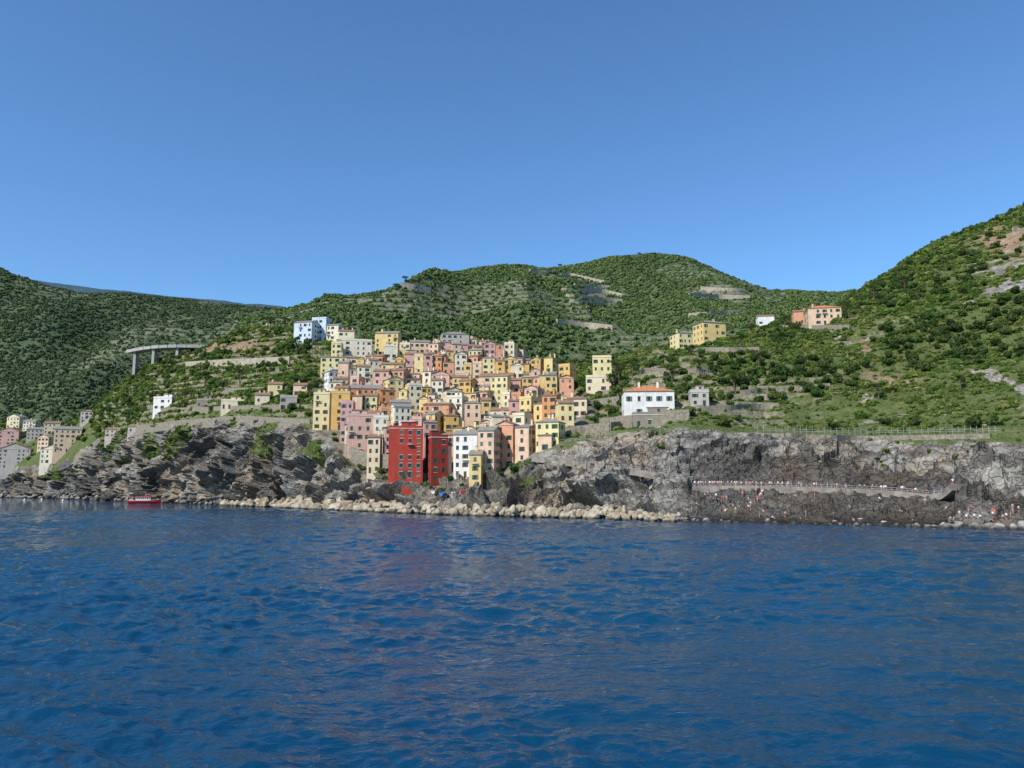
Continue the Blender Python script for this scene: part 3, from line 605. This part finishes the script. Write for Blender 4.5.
for i in range(1050):
    x=rng.uniform(228,672); D=sD(x); back=rng.random(); off=-6+back*17; e=min(1,(x-228)/60,(672-x)/60)*.8+.2
    top=(2.9*math.sin(math.pi*min(1,max(0,(off+6)/17)))+.3)*e
    s=rng.uniform(.6,1.0+1.1*rng.random())*(.6+.4*e)*D/235; X=(x-512)/F*(D+off)*1.01
    cs.append((X,D+off,rng.uniform(.1,1)*top+.1)); ss.append(s)
boulders('breakwater_boulders',cs,ss,M_b,5)
cs=[];ss=[]
for i in range(900):
    u=rng.random()
    x=rng.uniform(930,1200) if u<.4 else (rng.uniform(-100,240) if u<.8 else rng.uniform(660,940)); D=sD(x); off=rng.uniform(-3,7 if u>=.8 else 14); X=(x-512)/F*(D+off)*1.01
    s=rng.uniform(.4,1.3)*max(1,D/300)*(.6 if u>=.8 else 1); cs.append((X,D+off,max(.1,off*.22)*rng.uniform(.3,1))); ss.append(s)
boulders('shore_boulders',cs,ss,M_b2,6)
# ------------------------------------------------------------------ foliage scatter
keep=np.array(house_boxes)
def clear(pts,*arr):
    ok=np.ones(len(pts),bool)
    for hx,hy,hr in keep: ok&=((pts[:,0]-hx)**2+(pts[:,1]-hy)**2>hr*hr)
    return (pts[ok],)+tuple(a[ok] for a in arr)
dn=slope*(1-.93*np.clip(wallm*1.2,0,1))*(1-.85*scree)*(1-np.clip(ochre,0,.95))
dn*=.35+.65*sstep(-.4,.0,fbm(coastP*.05,3,60)); dn*=(1-.96*np.clip(town_mask(CP_x,CP_y,14),0,1))
dn+=.32*gp*(VV>2.9)*(VV<4.3)*(XX<560)*(XX>90)*(1-town)
dn+=.20*(VV>3.4)*(VV<4.3)*(XX>560)*sstep(-.1,.2,fbm(coastP*.05,3,61)); dn*=sstep(2.6,3,VV)*np.where(XX<95,.45,1)
pts,i,j=sample(coastP,dn,40000); pts,i,j=clear(pts,i,j); sc=rng.uniform(.7,1.0,len(pts))*np.exp(rng.normal(.15,.4,len(pts)))*np.clip(pts[:,1]/280,.8,1.6)
sc=np.where(VV[i,j]<4.3,sc*.7,sc); pts[:,2]-=sc*.25; scatter('scrub_vegetation',pts,sc,C_near)
d2=dn*sstep(-.1,.15,fbm(coastP*.02,3,62))*(VV>4.3); pts,i,j=sample(coastP,d2,2300); pts,=clear(pts); sc=rng.uniform(1.6,3.2,len(pts)); scatter('woodland_trees',pts+np.array([0,0,.6]),sc,C_tree,(.9,1.4))
d3=town_mask(CP_x,CP_y,14)*(VV>2.5); pts,i,j=sample(coastP,d3,500); pts,=clear(pts); scatter('garden_shrubs',pts,rng.uniform(.8,2.2,len(pts)),C_tree)
hd=(1-.85*hwall)*(1-.9*hbare); pts,i,j=sample(hP,hd,44000); t=htm[i,j]>.5; sc=np.where(t,rng.uniform(1.7,3.2,len(pts)),rng.uniform(2.2,4.6,len(pts))); pts[:,2]-=sc*.25; scatter('hill_woodland',pts,sc,C_far)
ld=(1-.88*lwall); pts,i,j=sample(lP,ld,42000); t=ltm[i,j]>.5; sc=np.where(t,rng.uniform(1.7,3.0,len(pts)),rng.uniform(2.2,4.4,len(pts))); pts[:,2]-=sc*.25; scatter('valley_woodland',pts,sc,C_left)
# ------------------------------------------------------------------ individual trees
def tree_mesh(kind,seed):
    r=random.Random(seed); b=MB()
    if kind=='pine':
        base=Vector((0,0,-.1)); top=Vector((r.uniform(-.06,.06),r.uniform(-.06,.06),.62)); b.tube(base,top,.035,.022)
        V=[];T=[]
        for k in range(9):
            a=k*2.4; e=top+Vector((math.cos(a)*r.uniform(.12,.3),math.sin(a)*r.uniform(.12,.3),r.uniform(.08,.22))); b.tube(top-Vector((0,0,r.uniform(0,.2))),e,.014,.006,0,5)
            v,f,t=leaf_cloud(2,60,seed*31+k,.5,.13,.5,(.5,.8)); V.append(v*np.array([.17,.17,.09])+np.array(e)); T.append(t)
    elif kind=='cypress':
        b.tube((0,0,-.1),(0,0,.9),.02,.006); V=[];T=[]
        for k in range(12):
            z=.08+k*.075; w=.11*math.sin(math.pi*min(1,.25+.75*(1-z)))+.015; v,f,t=leaf_cloud(2,36,seed*31+k,.5,.22,.4,(.5,.8)); V.append(v*np.array([w,w,.09])+np.array([0,0,z])); T.append(t)
    else:
        top=Vector((.03,0,.4)); b.tube((0,0,-.1),top,.045,.028); V=[];T=[]
        for k in range(9):
            a=k*2.4; e=top+Vector((math.cos(a)*r.uniform(.1,.3),math.sin(a)*r.uniform(.1,.3),r.uniform(.05,.4))); b.tube(top-Vector((0,0,r.uniform(0,.1))),e,.02,.007,0,5)
            v,f,t=leaf_cloud(2,70,seed*31+k,.7,.13,.5,(.5,.85)); V.append(v*np.array([.18,.18,.15])+np.array(e)); T.append(t)
    V=np.concatenate(V); nb=len(b.v); me=bpy.data.meshes.new(kind+'_tree'); fs=[tuple(x) for x in (np.arange(len(V)).reshape(-1,4)+nb)]
    me.from_pydata(b.v+[tuple(x) for x in V],[],b.f+fs); me.materials.append(M_bark); me.materials.append(L_dark); me.polygons.foreach_set('material_index',[0]*len(b.f)+[1]*len(fs))
    a=me.attributes.new('tone','FLOAT','POINT'); a.data.foreach_set('value',[0.]*nb+list(np.concatenate(T))); me.update(); return me
TM={k:[tree_mesh(k,s) for s in (1,2,3)] for k in('pine','cypress','broadleaf')}
random.seed(5)
for (x,y,h,k) in [(404,350,9,'pine'),(270,332,10,'pine'),(262,340,8,'pine'),(284,330,9,'pine'),(296,350,8,'broadleaf'),(620,385,11,'pine'),(632,378,10,'pine'),(612,392,8,'broadleaf'),(690,362,9,'pine'),(672,382,9,'broadleaf'),(742,352,10,'pine'),(752,340,10,'pine'),(780,352,9,'broadleaf'),(760,372,9,'pine'),(785,330,8,'pine'),(800,335,7,'cypress'),(845,322,7,'cypress'),(850,318,8,'pine'),(735,390,8,'broadleaf'),(700,378,8,'pine'),(560,372,10,'broadleaf'),(545,380,9,'pine'),(310,398,8,'pine'),(205,385,9,'broadleaf'),(240,384,9,'pine'),(222,392,8,'broadleaf'),(130,414,9,'broadleaf'),(150,404,8,'pine'),(185,402,8,'broadleaf'),(430,352,8,'pine'),(500,362,8,'broadleaf'),(530,395,7,'cypress'),(640,402,6,'cypress'),(586,412,6,'broadleaf'),(875,300,8,'pine'),(905,290,7,'pine'),(940,262,7,'pine'),(965,300,7,'broadleaf'),(960,390,6,'broadleaf'),(880,400,6,'pine'),(105,432,8,'broadleaf'),(72,440,8,'broadleaf')]:
    p=surf(x,y,jmin=100); obj(k+'_tree',random.choice(TM[k]),p,random.uniform(0,6.28),h*random.uniform(.95,1.25))
_,hpy=pix(hP)
for x,y in [(405,285),(412,288),(395,292),(640,258),(655,258),(628,260),(520,272),(560,270)]:
    p=surf(x,y,hP,hxs,hpy,3); obj('pine_tree',random.choice(TM['pine']),p,random.uniform(0,6.28),11)
# ------------------------------------------------------------------ people
M_skin=plain('skin',(.5,.3,.21),.6,.1); M_hair=plain('hair',(.05,.03,.02),.6,.2)
def cloth(nm,stops):
    m=NT(nm); oi=m.n('ShaderNodeObjectInfo').outputs['Random']; r=m.ramp(oi,stops)
    for nd in m.t.nodes:
        if nd.type=='VALTORGB': nd.color_ramp.interpolation='CONSTANT'
    m.col(r); return m.fin(.9,.1)
M_top=cloth('shirt',[(0,(.8,.8,.78)),(.25,(.65,.05,.04)),(.4,(.05,.14,.5)),(.5,(.03,.03,.035)),(.6,(.5,.3,.21)),(.8,(.75,.65,.55)),(.9,(.2,.5,.55))])
M_bot=cloth('shorts',[(0,(.03,.04,.08)),(.3,(.5,.45,.38)),(.5,(.02,.02,.02)),(.7,(.1,.2,.5)),(.85,(.5,.06,.05))])
def person_mesh(pose):
    J=dict(pel=(0,0,.95),sp=(0,0,1.18),ch=(0,.0,1.38),nk=(0,0,1.5),hd=(0,-.01,1.62),ht=(0,0,1.72))
    for s,n in((-1,'l'),(1,'r')):
        J[n+'hip']=(s*.1,0,.9);J[n+'kn']=(s*.11,-.02,.5);J[n+'an']=(s*.11,.02,.09);J[n+'to']=(s*.13,-.16,.04)
        J[n+'sh']=(s*.19,0,1.42);J[n+'el']=(s*.25,.02,1.12);J[n+'wr']=(s*.26,-.06,.88);J[n+'ha']=(s*.26,-.09,.78)
    if pose=='walk':
        J['lkn']=(-.1,-.18,.53);J['lan']=(-.1,-.25,.1);J['lto']=(-.12,-.42,.07);J['rkn']=(.1,.04,.5);J['ran']=(.1,.32,.16);J['rto']=(.11,.2,.04)
        J['lel']=(-.25,.15,1.15);J['lwr']=(-.25,.12,.92);J['lha']=(-.25,.08,.83);J['rel']=(.25,-.12,1.15);J['rwr']=(.23,-.3,.98);J['rha']=(.22,-.38,.94)
    if pose=='sit':
        d=.82
        for k in J: J[k]=(J[k][0],J[k][1],J[k][2]-d)
        for s,n in((-1,'l'),(1,'r')):
            J[n+'kn']=(s*.13,-.42,.42);J[n+'an']=(s*.12,-.62,.07);J[n+'to']=(s*.12,-.78,.04);J[n+'el']=(s*.26,.05,.33);J[n+'wr']=(s*.2,-.2,.36);J[n+'ha']=(s*.18,-.3,.4)
    if pose=='lie':
        J={k:(v[0],(v[2]-.9),.14+v[1]*-.4) for k,v in J.items()}; J['hd']=(0,.72,.2);J['ht']=(0,.82,.22); J['lkn']=(-.12,-.38,.38); J['lan']=(-.12,-.62,.08);J['lto']=(-.12,-.75,.06); J['lel']=(-.4,.35,.1);J['lwr']=(-.35,.6,.1);J['lha']=(-.3,.68,.12)
    names=list(J); ix={n:i for i,n in enumerate(names)}
    E=[('pel','sp'),('sp','ch'),('ch','nk'),('nk','hd'),('hd','ht')]
    for n in 'lr': E+=[('pel',n+'hip'),(n+'hip',n+'kn'),(n+'kn',n+'an'),(n+'an',n+'to'),('ch',n+'sh'),(n+'sh',n+'el'),(n+'el',n+'wr'),(n+'wr',n+'ha')]
    R=dict(pel=.15,sp=.13,ch=.16,nk=.06,hd=.11,ht=.07,hip=.1,kn=.065,an=.045,to=.035,sh=.075,el=.05,wr=.033,ha=.035)
    me=bpy.data.meshes.new('p'); me.from_pydata([J[n] for n in names],[(ix[a],ix[b]) for a,b in E],[]); o=link(bpy.data.objects.new('p',me))
    sk=o.modifiers.new('s','SKIN')
    for n in names:
        r=R.get(n) or R[n[1:]]; me.skin_vertices[0].data[ix[n]].radius=(r,r*.85)
    me.skin_vertices[0].data[ix['pel']].use_root=True
    ss=o.modifiers.new('u','SUBSURF'); ss.levels=1; dg=bpy.context.evaluated_depsgraph_get(); out=bpy.data.meshes.new_from_object(o.evaluated_get(dg)); bpy.data.objects.remove(o)
    for m in(M_skin,M_top,M_bot,M_hair): out.materials.append(m)
    segs=[(a,b) for a,b in E]
    for f in out.polygons:
        c=f.center; best=None;bd=9;bt=0
        for a,b in segs:
            A=Vector(J[a]);B=Vector(J[b]);t=max(0,min(1,(c-A).dot(B-A)/(B-A).length_squared)); d=(A+(B-A)*t-c).length
            if d<bd: bd=d;best=(a,b);bt=t
        a,b=best; k=0
        if b in('sp','ch') : k=1 if not(b=='sp' and bt<.35) else 2
        elif b[1:]=='sh' or (b[1:]=='el' and bt<.5): k=1
        elif b[1:]=='hip' or (b[1:]=='kn' and bt<.6): k=2
        elif b=='ht': k=3
        elif b=='hd' and bt>.4 and (c-Vector(J['hd'])).y>.02: k=3
        f.material_index=k; f.use_smooth=True
    return out
PM={k:person_mesh(k) for k in('stand','walk','sit','lie')}
random.seed(11)
for i in range(95):
    t=random.random()
    if t<.6: t=random.random()*.36
    else: t=random.random()
    q=t*(len(walk)-1); a=int(q); p=walk[a].lerp(walk[min(a+1,len(walk)-1)],q-a); k=random.choice(['stand','walk','stand','walk','stand'])
    obj('person',PM[k],(p.x,p.y+random.uniform(-.6,1.6),p.z+.3),random.uniform(0,6.28),random.uniform(.94,1.06))
for i in range(16):
    q=random.random()*(len(up1)-1); a=int(q); p=up1[a].lerp(up1[min(a+1,len(up1)-1)],q-a); obj('person',PM[random.choice(['stand','walk'])],(p.x,p.y+random.uniform(0,1),p.z+.3),random.choice([1.5,-1.5])+random.uniform(-.4,.4),1)
spots=[(760,518,'stand'),(772,519,'sit'),(785,518,'stand'),(800,519,'lie'),(806,517,'stand'),(725,512,'sit'),(835,514,'lie'),(850,508,'sit'),(862,510,'lie'),(900,512,'sit'),(960,518,'stand'),(968,520,'walk'),(975,521,'stand'),(990,521,'sit'),(1004,522,'stand'),(1012,518,'stand'),(716,500,'sit'),(742,503,'lie'),(780,500,'sit'),(795,497,'sit'),(815,498,'stand'),(880,500,'sit'),(925,505,'stand'),(697,513,'stand'),(690,516,'sit'),(460,497,'stand'),(466,496,'walk'),(474,497,'stand'),(482,497,'stand'),(560,455,'stand'),(568,455,'walk'),(600,437,'stand'),(640,431,'stand'),(660,431,'walk')]
for i in range(30): spots.append((random.uniform(690,770),random.uniform(494,514),random.choice(['stand','sit','stand'])))
for i in range(14): spots.append((random.uniform(945,1020),random.uniform(508,522),random.choice(['stand','sit','stand'])))
for x,y,k in spots:
    p=surf(x,y,jmin=8); obj('person',PM[k],(p.x,p.y,p.z+.02),random.uniform(-1,1),1)
# ------------------------------------------------------------------ boats
def hull(b,L,W,Hh,m_h,m_d,m_in,open_=False):
    st=[-1,-.9,-.6,-.2,.2,.55,.8,.94,1.0]; prof=[]
    for s in st:
        w=W/2*(1-max(0,s)**2.4)*(1 if s>-.9 else .86); sheer=Hh*(1+.35*max(0,s)**2+.08*s*s)
        w=max(w,.02); prof.append([(s*L/2,-w,sheer),(s*L/2*.985,-w*.92,Hh*.45),(s*L/2*.96,-w*.55,-.3),(s*L/2*.96,w*.55,-.3),(s*L/2*.985,w*.92,Hh*.45),(s*L/2,w,sheer)])
    for a,c in zip(prof[:-1],prof[1:]):
        for k in range(5): b.quad(a[k],c[k],c[k+1],a[k+1],m_h)
        z=-.25 if open_ else -.12; b.quad((a[0][0],a[0][1]*.95,a[0][2]+z),(a[5][0],a[5][1]*.95,a[5][2]+z),(c[5][0],c[5][1]*.95,c[5][2]+z),(c[0][0],c[0][1]*.95,c[0][2]+z),m_in)
        for k,e in((0,-1),(5,1)): b.tube(a[k],c[k],.07 if L>8 else .04,.07 if L>8 else .04,m_d,5)
    p=prof[0]; b.quad(p[0],p[1],p[4],p[5],m_h); b.quad(p[1],p[2],p[3],p[4],m_h)
M_redp=plain('red_hull_paint',(.6,.03,.025),.4,.1,.6,.4); M_wp=plain('white_boat_paint',(.75,.75,.73),.4,.1,.6,.4); M_bp=plain('blue_boat_paint',(.05,.2,.5),.4,.1,.6,.4); M_wood=plain('boat_wood',(.3,.17,.08))
def ferry():
    b=MB(); hull(b,17,4.6,1.5,0,1,2)
    b.box(-4.5,3.2,-1.6,1.6,1.45,3.3,1)
    for i in range(7):
        x=-4.1+i*1.05
        for s in(-1,1): b.box(x,x+.75,s*1.6-(.02 if s<0 else -.003),s*1.6+(-.003 if s<0 else .02),2.1,2.95,3)
    b.hexa([(3.2,-1.5,1.5),(4.6,-1.2,1.5),(4.6,1.2,1.5),(3.2,1.5,1.5),(3.2,-1.5,3.25),(3.7,-1.2,3.2),(3.7,1.2,3.2),(3.2,1.5,3.25)],3)
    b.box(-7.4,3.9,-1.9,1.9,3.303,3.45,0)
    for x in(-7.2,-5.9):
        for y in(-1.75,1.75): b.tube((x,y,1.4),(x,y,3.3),.05,.05,1)
    b.box(.5,2.3,-.9,.9,3.453,4.7,0); b.box(.4,2.5,-1,1,4.703,4.8,1); b.box(.8,2.0,-.93,-.905,3.9,4.5,3); b.tube((0,0,3.4),(-.3,0,6.6),.05,.03,1); b.tube((-7.8,0,1.5),(-8.3,0,3.6),.03,.03,1)
    b.quad((-8.3,0,3.5),(-9.2,.1,3.4),(-9.1,.1,2.9),(-8.2,0,3.0),0)
    for x in np.arange(4.8,8,.8): b.tube((x,-1.5*(1-(x/8.6)**3),1.7),(x,-1.5*(1-(x/8.6)**3),2.5),.03,.03,1,4)
    D=402; obj('red_passenger_boat',b.mesh('boat',[M_redp,M_wp,M_wood,M_glass]),((153-512)/F*D*1.01,D,.15),math.radians(8),.95)
ferry()
for i,(x,c,rz) in enumerate([(446,M_bp,70),(455,M_wp,80),(463,M_redp,95),(472,M_bp,60),(480,M_wp,85),(434,M_wp,75)]):
    b=MB(); hull(b,4.6,1.7,.6,0,1,2,True); b.box(-.6,-.3,-.7,.7,.35,.42,2); b.box(.6,.9,-.6,.6,.35,.42,2)
    p=surf(x,496-i%3,jmin=30); obj('rowing_boat',b.mesh('rowing_boat',[c,M_wp,M_wood]),(p.x,p.y,p.z+.4),math.radians(rz),1)
for x,y in [(47,499.5),(30,500),(68,500.5)]:
    D=float(shoreD(y)); b=MB()
    for k in range(6):
        a0=-math.pi/2+k*math.pi/6;a1=a0+math.pi/6; b.tube((0,0,math.sin(a0)*.6),(0,0,math.sin(a1)*.6),max(.01,math.cos(a0)*.6),max(.01,math.cos(a1)*.6),0,10)
    b.tube((0,0,.5),(0,0,1.3),.06,.04,0); obj('mooring_buoy',b.mesh('buoy',[M_wp],True),((x-512)/F*D,D,.2))
# ------------------------------------------------------------------ light, sky, camera
el=math.radians(43); az=math.radians(224)
ts=Vector((math.sin(az)*math.cos(el),math.cos(az)*math.cos(el),math.sin(el)))
sl=bpy.data.lights.new('sun','SUN'); sl.energy=5.0; sl.angle=math.radians(.5); sl.color=(1,.94,.84); so=link(bpy.data.objects.new('sun',sl)); so.rotation_euler=ts.to_track_quat('Z','Y').to_euler()
w=bpy.data.worlds.new('World'); SC.world=w; w.use_nodes=True; nt=w.node_tree; sk=nt.nodes.new('ShaderNodeTexSky'); sk.sky_type='NISHITA'; sk.sun_disc=False; sk.sun_elevation=el; sk.sun_rotation=az
sk.air_density=1.0; sk.dust_density=.3; sk.ozone_density=3.0; sk.altitude=0
tint=nt.nodes.new('ShaderNodeMix'); tint.data_type='RGBA'; tint.blend_type='MULTIPLY'; tint.inputs[0].default_value=1; tint.inputs[7].default_value=(.70,1.0,1.22,1)
nt.links.new(sk.outputs[0],tint.inputs[6]); nt.links.new(tint.outputs[2],nt.nodes['Background'].inputs[0]); nt.nodes['Background'].inputs[1].default_value=.145
cam=bpy.data.cameras.new('camera'); cam.sensor_width=36; cam.lens=36*F/1024; cam.clip_end=20000; cam.clip_start=.5; co=link(bpy.data.objects.new('camera',cam)); co.location=(0,0,EYE); co.rotation_euler=(math.pi/2+PITCH,0,0); SC.camera=co
SC.view_settings.view_transform='Standard'; SC.view_settings.look='None'; SC.view_settings.exposure=0
